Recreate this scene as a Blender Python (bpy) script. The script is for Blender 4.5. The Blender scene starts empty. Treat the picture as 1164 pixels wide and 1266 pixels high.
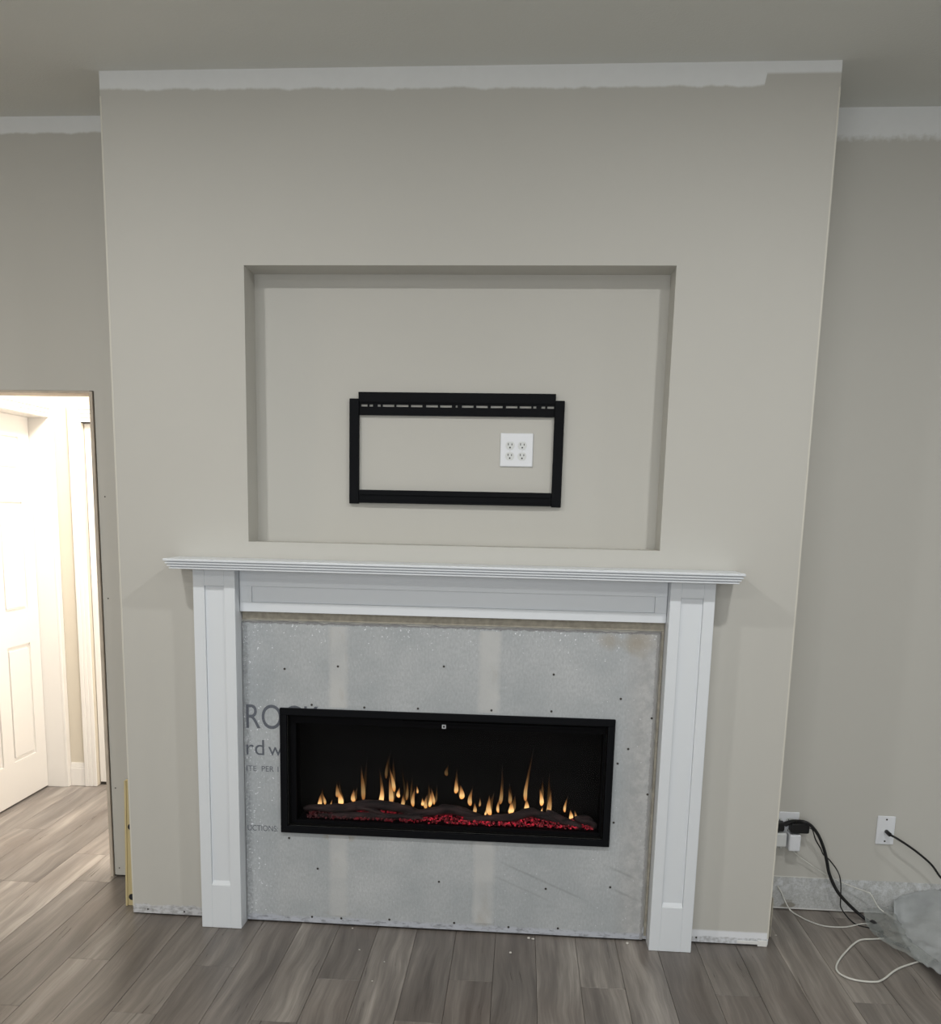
import bpy, bmesh, math, random
from mathutils import Vector, Matrix, noise as mnoise

S = bpy.context.scene
COL = S.collection
random.seed(7)

# ------------------------------------------------------------------ camera
CAM_POS = Vector((1.4249, -3.3096, 1.5238))
RT = ((0.9967, 0.0334, -0.0742), (0.0789, -0.1763, 0.9812), (0.0197, -0.9838, -0.1784))
cam_d = bpy.data.cameras.new('camera')
cam = bpy.data.objects.new('camera', cam_d)
COL.objects.link(cam)
m = Matrix.Identity(4)
for i in range(3):
    m[i][0] = RT[i][0]; m[i][1] = -RT[i][1]; m[i][2] = -RT[i][2]; m[i][3] = CAM_POS[i]
cam.matrix_world = m
cam_d.sensor_fit = 'HORIZONTAL'
cam_d.sensor_width = 36.0
cam_d.lens = 36.0 * 1181.3 / 1164.0
cam_d.shift_x = (582.0 - 552.74) / 1164.0
cam_d.shift_y = (846.52 - 633.0) / 1164.0
cam_d.clip_start = 0.05
S.camera = cam

# ------------------------------------------------------------------ world, lights, exposure
W = bpy.data.worlds.new('world')
S.world = W
W.use_nodes = True
W.node_tree.nodes['Background'].inputs[0].default_value = (0.75, 0.8, 0.9, 1)
W.node_tree.nodes['Background'].inputs[1].default_value = 0.05
S.view_settings.view_transform = 'Standard'
S.view_settings.look = 'None'
S.view_settings.exposure = 0.0
S.view_settings.gamma = 1.0
S.view_settings.use_curve_mapping = False

H = 2.91          # ceiling height


def lamp(name, loc, power, size, col, rot=(0, 0, 0), shape='DISK', size_y=None):
    l = bpy.data.lights.new(name, 'AREA')
    l.shape = shape
    l.size = size
    if size_y: l.size_y = size_y
    l.energy = power
    l.color = col
    o = bpy.data.objects.new(name, l)
    o.location = loc
    o.rotation_euler = rot
    COL.objects.link(o)
    return o

COOL = (1.0, 0.998, 0.975)
for (x, y, p) in ((0.0, -1.62, 19.5), (2.30, -1.62, 19.5), (4.6, -1.62, 12),
                  (0.0, -4.1, 22), (2.30, -4.1, 17), (4.6, -4.1, 4)):
    lamp('downlight', (x, y, H - 0.012), p, 0.13, COOL)
lamp('downlight', (-2.3, -1.62, H - 0.012), 14, 0.13, (1.0, 0.80, 0.56))  # unseen extra lamp, added to warm the left alcove wall and ceiling
lamp('rear_fill', (1.0, -5.55, 1.55), 57, 3.2, (0.95, 0.98, 1.0), (math.radians(90), 0, 0), 'RECTANGLE', 1.7)  # added fill light by the rear wall, lifts upper walls and ceiling; no window there
WARM = (1.0, 0.93, 0.85)
lamp('hall_ceiling_lamp', (-0.30, 0.84, 2.66), 64, 0.5, WARM)
lamp('hall_side_fill', (0.86, 0.95, 1.25), 27, 0.8, WARM, (0, math.radians(90), 0), 'RECTANGLE', 1.0)  # unseen fill light added at the right, evens out the hallway door

# ------------------------------------------------------------------ node helpers


class NG:
    def __init__(self, name, rough=0.6, spec=0.4):
        self.m = bpy.data.materials.new(name)
        self.m.use_nodes = True
        self.t = self.m.node_tree
        self.b = self.t.nodes['Principled BSDF']
        self.out = self.t.nodes['Material Output']
        self.b.inputs['Roughness'].default_value = rough
        self.b.inputs['Specular IOR Level'].default_value = spec
        self._pos = None

    def n(self, typ, **kw):
        nd = self.t.nodes.new(typ)
        for k, v in kw.items(): setattr(nd, k, v)
        return nd

    def put(self, sock, v):
        if isinstance(v, (int, float)):
            sock.default_value = v
        elif isinstance(v, (tuple, list)):
            sock.default_value = tuple(v) if len(v) == 4 or len(sock.default_value) == 3 else tuple(v) + (1.0,)
        else:
            self.t.links.new(v, sock)

    def math(self, op, a, b=0.0, c=None, clamp=False):
        nd = self.n('ShaderNodeMath', operation=op, use_clamp=clamp)
        self.put(nd.inputs[0], a); self.put(nd.inputs[1], b)
        if c is not None: self.put(nd.inputs[2], c)
        return nd.outputs[0]

    def pos(self):
        if self._pos is None:
            g = self.n('ShaderNodeNewGeometry')
            s = self.n('ShaderNodeSeparateXYZ')
            self.t.links.new(g.outputs['Position'], s.inputs[0])
            self._pos = (g.outputs['Position'], s.outputs[0], s.outputs[1], s.outputs[2])
        return self._pos

    def vec(self, x, y, z):
        nd = self.n('ShaderNodeCombineXYZ')
        self.put(nd.inputs[0], x); self.put(nd.inputs[1], y); self.put(nd.inputs[2], z)
        return nd.outputs[0]

    def noise(self, vec, scale, detail=2.0, rough=0.5):
        nd = self.n('ShaderNodeTexNoise')
        self.put(nd.inputs['Vector'], vec)
        nd.inputs['Scale'].default_value = scale
        nd.inputs['Detail'].default_value = detail
        nd.inputs['Roughness'].default_value = rough
        return nd.outputs[0]

    def step(self, v, lo, hi, a=0.0, b=1.0):
        nd = self.n('ShaderNodeMapRange')
        self.put(nd.inputs[0], v)
        self.put(nd.inputs[1], lo); self.put(nd.inputs[2], hi)
        nd.inputs[3].default_value = a; nd.inputs[4].default_value = b
        return nd.outputs[0]

    def mix(self, f, a, b):
        nd = self.n('ShaderNodeMix', data_type='RGBA')
        self.put(nd.inputs[0], f)
        self.put(nd.inputs[6], a); self.put(nd.inputs[7], b)
        return nd.outputs[2]

    def color(self, c):
        self.put(self.b.inputs['Base Color'], c)
        return self

    def bump(self, h, strength=0.2, dist=0.002):
        nd = self.n('ShaderNodeBump')
        nd.inputs['Strength'].default_value = strength
        nd.inputs['Distance'].default_value = dist
        self.put(nd.inputs['Height'], h)
        self.t.links.new(nd.outputs[0], self.b.inputs['Normal'])


def plain(name, col, rough=0.6, spec=0.4, metal=0.0, nscale=0.0, namt=0.06):
    g = NG(name, rough, spec)
    g.b.inputs['Metallic'].default_value = metal
    if nscale:
        p = g.pos()[0]
        f = g.noise(p, nscale, 3)
        a = tuple(c * (1 - namt) for c in col); b = tuple(min(1, c * (1 + namt)) for c in col)
        g.color(g.mix(f, a, b))
    else:
        g.color(col)
    return g.m


GREIGE = (0.56, 0.55, 0.512)
PRIMER = (0.83, 0.845, 0.85)


def wall_mat(name, kind):
    """painted drywall; unpainted plaster bands where the crown and base mouldings came off"""
    g = NG(name, 0.65, 0.3)
    P, x, y, z = g.pos()
    grain = g.noise(P, 260, 2)
    blot = g.noise(P, 1.6, 3)
    base = g.mix(blot, tuple(c * 0.97 for c in GREIGE), tuple(c * 1.03 for c in GREIGE))
    if kind == 'plain':
        g.color(base); g.bump(grain, 0.12, 0.001); return g.m
    jag = g.noise(g.vec(g.math('MULTIPLY', x, 1.0), 0.0, 0.0), 9.0, 5, 0.6)
    j = g.math('MULTIPLY', g.math('SUBTRACT', jag, 0.5), 0.035 if kind == 'breast' else 0.03)
    if kind == 'breast':
        w = g.step(x, 0.0, 1.6, 0.055, 0.068)
        w = g.math('SUBTRACT', w, g.math('MULTIPLY', g.step(x, 2.125, 2.131), 0.034))
        w = g.math('ADD', w, g.math('MULTIPLY', j, g.step(x, 2.13, 2.128)))
    elif kind == 'left':
        w = g.math('ADD', 0.056, j)
    else:
        fuzz = g.math('MULTIPLY', g.math('SUBTRACT', g.noise(P, 70, 3), 0.5), 0.03)
        w = g.math('ADD', 0.098, fuzz)
    lim = g.math('SUBTRACT', H, w)
    soft = 0.004 if kind != 'right' else 0.012
    mk = g.step(g.math('SUBTRACT', z, lim), -soft, soft)
    c = g.mix(mk, base, g.mix(g.noise(P, 30, 3), tuple(v * 0.95 for v in PRIMER), PRIMER))
    if kind == 'breast':
        # torn plaster along the foot of the chimney breast
        jb = g.math('MULTIPLY', g.math('SUBTRACT', g.noise(g.vec(x, 3.0, 0.0), 16.0, 5, 0.65), 0.5), 0.04)
        jb = g.math('MULTIPLY', jb, g.step(x, 1.0, 1.4, 1.0, 0.12))
        lim2 = g.math('ADD', g.step(x, 1.0, 1.4, 0.040, 0.052), jb)
        mk2 = g.step(g.math('SUBTRACT', z, lim2), 0.004, -0.003)
        rough_c = g.mix(g.step(g.noise(g.vec(g.math('MULTIPLY', x, 0.5), 0.0, z), 70, 5, 0.65), 0.36, 0.56), (0.34, 0.34, 0.35), (0.62, 0.63, 0.65))
        upper = g.math('MAXIMUM', g.step(z, 0.027, 0.030), g.step(x, 1.2, 1.0))
        rough_r = g.mix(g.step(g.math('SUBTRACT', z, g.math('MULTIPLY', g.noise(P, 25, 3), 0.012)), 0.020, 0.024), g.mix(g.step(g.noise(P, 80, 4), 0.4, 0.6), (0.5, 0.51, 0.53), (0.72, 0.74, 0.78)), (0.82, 0.84, 0.88))
        rough_c = g.mix(g.step(x, 1.0, 1.2), rough_c, rough_r)
        c = g.mix(mk2, c, rough_c)
    if kind == 'right':
        jb = g.math('MULTIPLY', g.math('SUBTRACT', g.noise(g.vec(x, 3.0, 0.0), 6.0, 4, 0.6), 0.5), 0.01)
        d = g.math('SUBTRACT', z, g.math('ADD', 0.136, jb))
        mk2 = g.step(d, 0.002, -0.002)
        spk = g.step(g.noise(P, 150, 4, 0.7), 0.36, 0.70)
        rough_c = g.mix(spk, (0.42, 0.43, 0.42), (0.60, 0.61, 0.62))
        scf = g.math('MULTIPLY', g.step(g.noise(P, 42, 5, 0.7), 0.46, 0.64), g.step(z, 0.05, 0.10))
        rough_c = g.mix(g.math('MULTIPLY', scf, 0.75), rough_c, (0.72, 0.74, 0.77))
        brown = g.step(g.noise(g.vec(x, 0.0, g.math('MULTIPLY', z, 2.0)), 9, 3), 0.60, 0.66)
        low = g.step(z, 0.07, 0.05)
        rough_c = g.mix(g.math('MULTIPLY', brown, g.math('MULTIPLY', low, 0.8)), rough_c, (0.24, 0.22, 0.18))
        c = g.mix(mk2, c, rough_c)
        ridge = g.math('MULTIPLY', g.step(d, 0.004, 0.002), g.step(d, -0.002, 0.0))
        c = g.mix(g.math('MULTIPLY', ridge, g.step(x, 2.75, 2.65)), c, (0.72, 0.72, 0.68))
        ck = g.math('MULTIPLY', g.step(z, 0.011, 0.008), 0.8)
        c = g.mix(ck, c, (0.75, 0.75, 0.73))
    g.color(c)
    g.bump(grain, 0.12, 0.001)
    return g.m


M = {}
M['wall_breast'] = wall_mat('greige_paint_breast', 'breast')
M['wall_bl'] = wall_mat('greige_paint_left', 'left')
M['wall_br'] = wall_mat('greige_paint_right', 'right')
M['wall'] = wall_mat('greige_paint', 'plain')
M['trim'] = plain('white_trim_paint', (0.80, 0.80, 0.79), 0.35, 0.5, nscale=3, namt=0.015)
M['mantel'] = plain('white_mantel_paint', (0.755, 0.79, 0.83), 0.38, 0.45, nscale=4, namt=0.015)
M['hall'] = plain('cream_hall_paint', (0.54, 0.49, 0.405), 0.6, 0.3, nscale=2, namt=0.03)
M['hall_trim'] = plain('warm_white_hall_trim', (0.66, 0.635, 0.60), 0.4, 0.4, nscale=3, namt=0.015)
M['door'] = plain('white_door_paint', (0.66, 0.635, 0.60), 0.4, 0.5, nscale=3, namt=0.015)
M['plate'] = plain('white_plastic', (0.80, 0.82, 0.86), 0.35, 0.5)
M['ivory'] = plain('ivory_plastic', (0.70, 0.72, 0.72), 0.4, 0.5)
M['slot'] = plain('dark_slot', (0.03, 0.03, 0.035), 0.7, 0.2)
M['black_metal'] = plain('black_powder_coat', (0.006, 0.0065, 0.008), 0.5, 0.06, nscale=200, namt=0.2)
M['black_matte'] = plain('black_matte_metal', (0.004, 0.004, 0.005), 0.6, 0.06)
M['firebox'] = plain('firebox_black', (0.005, 0.005, 0.005), 0.8, 0.05)
M['rubber'] = plain('black_rubber', (0.012, 0.012, 0.013), 0.45, 0.4)
M['cord_white'] = plain('white_vinyl_cord', (0.66, 0.66, 0.62), 0.5, 0.4)
M['screw'] = plain('dark_screw', (0.06, 0.055, 0.05), 0.5, 0.4, metal=0.4)
M['chrome'] = plain('dull_nickel', (0.55, 0.55, 0.55), 0.35, 0.5, metal=0.9)
M['wood'] = plain('raw_pine', (0.56, 0.49, 0.41), 0.7, 0.3, nscale=14, namt=0.25)
M['tan'] = plain('tan_paper_edge', (0.40, 0.37, 0.31), 0.8, 0.2, nscale=55, namt=0.4)
M['gap'] = plain('dark_gap', (0.045, 0.04, 0.035), 0.8, 0.1)
M['yellow'] = plain('yellow_enamel', (0.62, 0.52, 0.29), 0.45, 0.45, nscale=20, namt=0.08)
M['ink'] = plain('printed_ink', (0.135, 0.145, 0.17), 0.8, 0.2, nscale=300, namt=0.5)
M['crumb'] = plain('plaster_crumb', (0.62, 0.60, 0.56), 0.8, 0.2)


def ceiling_mat():
    g = NG('white_textured_ceiling', 0.8, 0.2)
    P = g.pos()[0]
    f = g.noise(P, 2.0, 3)
    g.color(g.mix(f, (0.74, 0.755, 0.72), (0.78, 0.79, 0.76)))
    g.bump(g.noise(P, 120, 3), 0.35, 0.003)
    return g.m
M['ceiling'] = ceiling_mat()


def plank_mat():
    g = NG('grey_brown_plank', 0.42, 0.4)
    P, x, y, z = g.pos()
    oi = g.n('ShaderNodeObjectInfo')
    rnd = oi.outputs['Random']
    off = g.math('MULTIPLY', rnd, 37.0)
    xs = g.math('ADD', x, off)
    warp = g.math('MULTIPLY', g.math('SUBTRACT', g.noise(g.vec(xs, g.math('MULTIPLY', y, 1.0), off), 2.2, 2), 0.5), 0.075)
    gx = g.math('ADD', xs, warp)
    broad = g.noise(g.vec(g.math('MULTIPLY', gx, 17.0), g.math('MULTIPLY', y, 1.3), off), 1.0, 3, 0.55)
    fine = g.noise(g.vec(g.math('MULTIPLY', gx, 75.0), g.math('MULTIPLY', y, 2.2), off), 1.0, 4, 0.65)
    pores = g.noise(g.vec(g.math('MULTIPLY', gx, 240.0), g.math('MULTIPLY', y, 9.0), off), 1.0, 2, 0.6)
    v = g.math('ADD', g.math('MULTIPLY', broad, 0.55), g.math('ADD', g.math('MULTIPLY', fine, 0.33), g.math('MULTIPLY', pores, 0.12)))
    v = g.math('ADD', v, g.math('MULTIPLY', g.math('SUBTRACT', rnd, 0.5), 0.16))
    r = g.n('ShaderNodeValToRGB')
    e = r.color_ramp.elements
    e[0].position = 0.30; e[0].color = (0.088, 0.076, 0.068, 1)
    e[1].position = 0.72; e[1].color = (0.400, 0.365, 0.330, 1)
    e2 = e.new(0.48); e2.color = (0.172, 0.153, 0.138, 1)
    e3 = e.new(0.57); e3.color = (0.240, 0.216, 0.194, 1)
    g.t.links.new(v, r.inputs[0])
    hue = g.noise(g.vec(xs, y, off), 2.2, 2)
    g.color(g.mix(g.step(hue, 0.45, 0.7, 0, 0.35), r.outputs[0], g.mix(0.5, r.outputs[0], (0.20, 0.15, 0.12))))
    g.put(g.b.inputs['Roughness'], g.step(fine, 0.3, 0.7, 0.27, 0.42))
    g.bump(fine, 0.08, 0.001)
    return g.m
M['plank'] = plank_mat()


def cement_mat():
    g = NG('grey_cement_board', 0.85, 0.2)
    P, x, y, z = g.pos()
    big = g.noise(P, 3.6, 6, 0.62)
    c = g.mix(g.step(big, 0.3, 0.7), (0.395, 0.425, 0.445), (0.545, 0.565, 0.58))
    mesh = g.noise(g.vec(x, 0.0, g.math('MULTIPLY', z, 0.5)), 160, 3)
    c = g.mix(g.step(mesh, 0.35, 0.7, 0, 0.45), c, (0.33, 0.345, 0.36))
    # bare corner at the right, brownish
    rt = g.math('MULTIPLY', g.step(x, 1.79, 1.86), 0.7)
    c = g.mix(rt, c, g.mix(g.step(g.noise(P, 28, 5, 0.7), 0.4, 0.65), (0.40, 0.40, 0.40), (0.56, 0.555, 0.545)))
    # white fleck, denser near the left and top edges
    edge = g.math('MAXIMUM', g.step(x, 0.62, 0.45), g.step(z, 1.0, 1.13))
    thr = g.math('SUBTRACT', 0.735, g.math('MULTIPLY', edge, 0.09))
    fl = g.noise(P, 135, 2, 0.6)
    c = g.mix(g.step(g.math('SUBTRACT', fl, thr), 0.0, 0.03), c, (0.84, 0.86, 0.9))
    # brown water marks
    for (cx, cz, rx, rz, a) in ((1.83, 1.095, 0.06, 0.05, 0.6), (1.735, 1.10, 0.045, 0.035, 0.45), (0.79, 0.345, 0.06, 0.02, 0.7),
                                (0.79, 0.05, 0.05, 0.012, 0.6), (1.33, 0.05, 0.035, 0.03, 0.45), (1.32, 0.335, 0.05, 0.02, 0.45),
                                (1.325, 1.09, 0.03, 0.03, 0.3), (0.79, 0.96, 0.03, 0.1, 0.22)):
        dx = g.math('DIVIDE', g.math('SUBTRACT', x, cx), rx)
        dz = g.math('DIVIDE', g.math('SUBTRACT', z, cz), rz)
        d = g.math('SQRT', g.math('ADD', g.math('MULTIPLY', dx, dx), g.math('MULTIPLY', dz, dz)))
        d = g.math('ADD', d, g.math('MULTIPLY', g.math('SUBTRACT', g.noise(P, 22, 4), 0.5), 1.2))
        c = g.mix(g.step(d, 1.15, 0.2, 0, a), c, (0.36, 0.30, 0.22))
    # diagonal dark scuffs at lower right
    for (x0, z0, sl, L, wd, a) in ((1.38, 0.28, -0.42, 0.33, 0.007, 0.35), (1.36, 0.225, -0.42, 0.22, 0.006, 0.25), (1.76, 0.285, -0.42, 0.14, 0.008, 0.4),
                                   (1.78, 0.20, -0.42, 0.12, 0.008, 0.4)):
        t = g.math('SUBTRACT', x, x0)
        dd = g.math('ABSOLUTE', g.math('SUBTRACT', g.math('SUBTRACT', z, z0), g.math('MULTIPLY', t, sl)))
        mk = g.math('MULTIPLY', g.step(dd, wd, 0.0), g.math('MULTIPLY', g.step(t, -0.02, 0.05), g.step(t, L, L - 0.06)))
        c = g.mix(g.math('MULTIPLY', mk, a), c, (0.2, 0.2, 0.21))
    # rough dirty strip along the foot and the top edge
    ft = g.step(g.math('ADD', z, g.math('MULTIPLY', g.noise(P, 20, 4), 0.02)), 0.045, 0.035)
    c = g.mix(ft, c, g.mix(g.step(g.noise(g.vec(g.math('MULTIPLY', x, 0.35), 0.0, z), 75, 5, 0.7), 0.36, 0.50), (0.26, 0.27, 0.30), (0.50, 0.525, 0.58)))
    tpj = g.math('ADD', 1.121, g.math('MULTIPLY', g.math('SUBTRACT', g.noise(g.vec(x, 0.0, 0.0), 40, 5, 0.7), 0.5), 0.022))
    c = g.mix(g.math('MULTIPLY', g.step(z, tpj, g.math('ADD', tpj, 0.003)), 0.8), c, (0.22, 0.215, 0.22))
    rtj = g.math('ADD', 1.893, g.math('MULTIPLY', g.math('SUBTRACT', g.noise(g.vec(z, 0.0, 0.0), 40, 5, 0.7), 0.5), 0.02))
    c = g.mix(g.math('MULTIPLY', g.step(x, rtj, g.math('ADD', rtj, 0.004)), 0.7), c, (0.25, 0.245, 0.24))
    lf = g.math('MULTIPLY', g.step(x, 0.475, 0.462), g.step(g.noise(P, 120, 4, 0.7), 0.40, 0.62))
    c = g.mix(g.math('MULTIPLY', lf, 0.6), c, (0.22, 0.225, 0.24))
    g.color(c)
    g.bump(g.noise(P, 190, 3), 0.3, 0.0015)
    return g.m
M['cement'] = cement_mat()


def tape_mat():
    g = NG('thinset_tape', 0.85, 0.2)
    P, x, y, z = g.pos()
    c = g.mix(g.noise(P, 9, 4), (0.50, 0.51, 0.51), (0.61, 0.615, 0.61))
    rst = g.step(g.noise(g.vec(g.math('MULTIPLY', x, 2.0), 0.0, z), 7, 4), 0.58, 0.75, 0, 0.45)
    c = g.mix(rst, c, (0.40, 0.35, 0.28))
    g.color(c)
    g.bump(g.noise(P, 190, 3), 0.3, 0.0015)
    # feathered, half-bare edges let the board show
    d = g.math('MINIMUM', g.math('ABSOLUTE', g.math('SUBTRACT', x, 0.7895)), g.math('SUBTRACT', g.math('ABSOLUTE', g.math('SUBTRACT', x, 1.324)), 0.0045))
    d = g.math('ADD', d, g.math('MULTIPLY', g.math('SUBTRACT', g.noise(P, 55, 4, 0.7), 0.5), 0.022))
    wear = g.math('MULTIPLY', g.step(d, 0.041, 0.022), g.step(g.noise(P, 7, 3), 0.3, 0.65, 0.45, 1.0))
    bare = g.mix(g.step(g.noise(P, 3.6, 6, 0.62), 0.3, 0.7), (0.395, 0.425, 0.445), (0.545, 0.565, 0.58))
    mesh = g.noise(g.vec(x, 0.0, g.math('MULTIPLY', z, 0.5)), 160, 3)
    bare = g.mix(g.step(mesh, 0.35, 0.7, 0, 0.45), bare, (0.33, 0.345, 0.36))
    g.color(g.mix(wear, bare, c))
    return g.m
M['tape'] = tape_mat()


def glass_mat():
    g = NG('fireplace_glass')
    tr = g.n('ShaderNodeBsdfTransparent')
    tr.inputs[0].default_value = (0.93, 0.93, 0.93, 1)
    gl = g.n('ShaderNodeBsdfGlossy')
    gl.inputs['Roughness'].default_value = 0.06
    fr = g.n('ShaderNodeFresnel')
    fr.inputs[0].default_value = 1.13
    mx = g.n('ShaderNodeMixShader')
    g.t.links.new(fr.outputs[0], mx.inputs[0])
    g.t.links.new(tr.outputs[0], mx.inputs[1]); g.t.links.new(gl.outputs[0], mx.inputs[2])
    g.t.links.new(mx.outputs[0], g.out.inputs[0])
    return g.m
M['glass'] = glass_mat()


def flame_mat():
    g = NG('flame')
    tc = g.n('ShaderNodeTexCoord')
    s = g.n('ShaderNodeSeparateXYZ')
    g.t.links.new(tc.outputs['Generated'], s.inputs[0])
    z = s.outputs[2]
    oi = g.n('ShaderNodeObjectInfo')
    cs = g.n('ShaderNodeSeparateColor')
    g.t.links.new(oi.outputs['Color'], cs.inputs[0])
    inten = cs.outputs[0]
    r = g.n('ShaderNodeValToRGB')
    e = r.color_ramp.elements
    e[0].position = 0.0; e[0].color = (0.9, 0.30, 0.05, 1)
    e[1].position = 1.0; e[1].color = (0.40, 0.17, 0.07, 1)
    a = e.new(0.25); a.color = (1.0, 0.62, 0.25, 1)
    b = e.new(0.55); b.color = (0.85, 0.38, 0.12, 1)
    g.t.links.new(z, r.inputs[0])
    em = g.n('ShaderNodeEmission')
    g.t.links.new(r.outputs[0], em.inputs[0])
    fall = g.step(z, 1.0, 0.1, 0.25, 1.0)
    g.t.links.new(g.math('MULTIPLY', g.math('MULTIPLY', inten, fall), 1.9), em.inputs[1])
    tr = g.n('ShaderNodeBsdfTransparent')
    lw = g.n('ShaderNodeLayerWeight'); lw.inputs[0].default_value = 0.35
    core = g.step(lw.outputs['Facing'], 0.95, 0.35)
    al = g.math('MULTIPLY', core, g.step(z, 1.0, 0.2, 0.06, 0.8))
    mx = g.n('ShaderNodeMixShader')
    g.t.links.new(al, mx.inputs[0]); g.t.links.new(tr.outputs[0], mx.inputs[1]); g.t.links.new(em.outputs[0], mx.inputs[2])
    g.t.links.new(mx.outputs[0], g.out.inputs[0])
    return g.m
M['flame'] = flame_mat()


def ember_mat():
    g = NG('glowing_ember', 0.4, 0.5)
    P, x, y, z = g.pos()
    g.color((0.05, 0.012, 0.014))
    f = g.step(g.noise(P, 85, 4, 0.7), 0.50, 0.70)
    f = g.math('MULTIPLY', f, g.step(x, 0.75, 1.25, 0.07, 1.0))
    g.b.inputs['Emission Color'].default_value = (1.0, 0.03, 0.07, 1)
    g.put(g.b.inputs['Emission Strength'], g.math('ADD', g.math('MULTIPLY', f, 0.95), g.step(x, 0.7, 1.3, 0.005, 0.04)))
    return g.m
M['ember'] = ember_mat()


def log_mat():
    g = NG('charred_log', 0.8, 0.3)
    P, x, y, z = g.pos()
    n = g.noise(g.vec(g.math('MULTIPLY', x, 12.0), g.math('MULTIPLY', y, 60.0), g.math('MULTIPLY', z, 60.0)), 1.0, 4)
    g.color(g.mix(g.step(n, 0.35, 0.7), (0.011, 0.008, 0.009), (0.060, 0.036, 0.036)))
    g.bump(n, 0.6, 0.004)
    return g.m
M['log'] = log_mat()


def sheet_mat(name, alpha, col):
    g = NG(name, 0.32, 0.5)
    P = g.pos()[0]
    n = g.noise(P, 9, 4)
    g.color(g.mix(n, tuple(c * 0.72 for c in col), tuple(min(1, c * 1.25) for c in col)))
    g.put(g.b.inputs['Alpha'], g.step(n, 0.3, 0.7, alpha - 0.08, min(1, alpha + 0.08)))
    g.bump(g.noise(P, 25, 4), 0.5, 0.006)
    return g.m
M['sheet'] = sheet_mat('grey_plastic_film', 0.80, (0.46, 0.485, 0.50))
M['flap'] = sheet_mat('thin_plastic_film', 0.42, (0.42, 0.45, 0.44))

# ------------------------------------------------------------------ object helpers


def setp(o, label=None, cat=None, group=None, kind=None):
    if label: o['label'] = label
    if cat: o['category'] = cat
    if group: o['group'] = group
    if kind: o['kind'] = kind
    return o


def empty(name, loc, label, cat, group=None, kind=None):
    o = bpy.data.objects.new(name, None)
    o.empty_display_size = 0.05
    o.location = loc
    COL.objects.link(o)
    return setp(o, label, cat, group, kind)


def world_loc(o):
    v = Vector((0, 0, 0))
    while o is not None:
        v += o.location
        o = o.parent
    return v


def obj(name, bm, mat, parent=None, smooth=False, label=None, kind=None, at=None):
    """link bm (world coordinates) as one mesh object; with a parent it becomes a part"""
    base = world_loc(parent) if parent else Vector((0, 0, 0))
    loc = Vector((0, 0, 0))
    if at is not None: loc = Vector(at) - base
    bmesh.ops.translate(bm, verts=bm.verts, vec=-(base + loc))
    bmesh.ops.recalc_face_normals(bm, faces=bm.faces)
    me = bpy.data.meshes.new(name)
    bm.to_mesh(me); bm.free()
    me.materials.append(M[mat] if isinstance(mat, str) else mat)
    if smooth:
        for p in me.polygons: p.use_smooth = True
    o = bpy.data.objects.new(name, me)
    o.location = loc
    if parent: o.parent = parent
    COL.objects.link(o)
    return setp(o, label, None, None, kind)


def share(src, name, parent, loc, scale=None, rotz=0.0, rot=None):
    o = src.copy()
    o.name = name
    o.parent = parent
    o.location = Vector(loc) - (world_loc(parent) if parent else Vector((0, 0, 0)))
    if scale: o.scale = scale
    if rot: o.rotation_euler = rot
    COL.objects.link(o)
    return o


def box(bm, x0, x1, y0, y1, z0, z1, bevel=0.0, seg=1):
    vs = [bm.verts.new((x, y, z)) for x in (x0, x1) for y in (y0, y1) for z in (z0, z1)]
    f = [(0, 1, 3, 2), (4, 6, 7, 5), (0, 4, 5, 1), (2, 3, 7, 6), (0, 2, 6, 4), (1, 5, 7, 3)]
    fs = [bm.faces.new([vs[i] for i in q]) for q in f]
    if bevel:
        es = list({e for q in fs for e in q.edges})
        bmesh.ops.bevel(bm, geom=es, offset=bevel, segments=seg, affect='EDGES', profile=0.5)
    return bm


def B(*a, **k):
    return box(bmesh.new(), *a, **k)


def catmull(pts, n=8):
    P = [Vector(p) for p in pts]
    P = [P[0] * 2 - P[1]] + P + [P[-1] * 2 - P[-2]]
    out = []
    for i in range(1, len(P) - 2):
        for k in range(n):
            t = k / n
            a, b, c, d = P[i - 1], P[i], P[i + 1], P[i + 2]
            out.append(0.5 * ((2 * b) + (c - a) * t + (2 * a - 5 * b + 4 * c - d) * t * t + (3 * b - a - 3 * c + d) * t ** 3))
    out.append(P[-2])
    return out


def tube(bm, pts, r, sides=8, n=8, rough=0.0, smoothpts=True):
    C = catmull(pts, n) if smoothpts else [Vector(p) for p in pts]
    rings = []
    N = len(C)
    up = Vector((0.13, 0.21, 0.97)).normalized()
    for i, c in enumerate(C):
        t = (C[min(i + 1, N - 1)] - C[max(i - 1, 0)]).normalized()
        s = t.cross(up)
        if s.length < 0.05: s = t.cross(Vector((1, 0, 0)))
        s.normalize()
        u = s.cross(t).normalized()
        rr = r(i / (N - 1)) if callable(r) else r
        ring = []
        for k in range(sides):
            a = 2 * math.pi * k / sides
            q = rr
            if rough: q *= 1 + rough * (mnoise.noise(c * 25 + Vector((math.cos(a), math.sin(a), 0)) * 1.2))
            ring.append(bm.verts.new(c + s * math.cos(a) * q + u * math.sin(a) * q))
        rings.append(ring)
    for a, b in zip(rings, rings[1:]):
        for k in range(sides):
            bm.faces.new((a[k], a[(k + 1) % sides], b[(k + 1) % sides], b[k]))
    bm.faces.new(rings[0]); bm.faces.new(rings[-1])
    return bm


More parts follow.
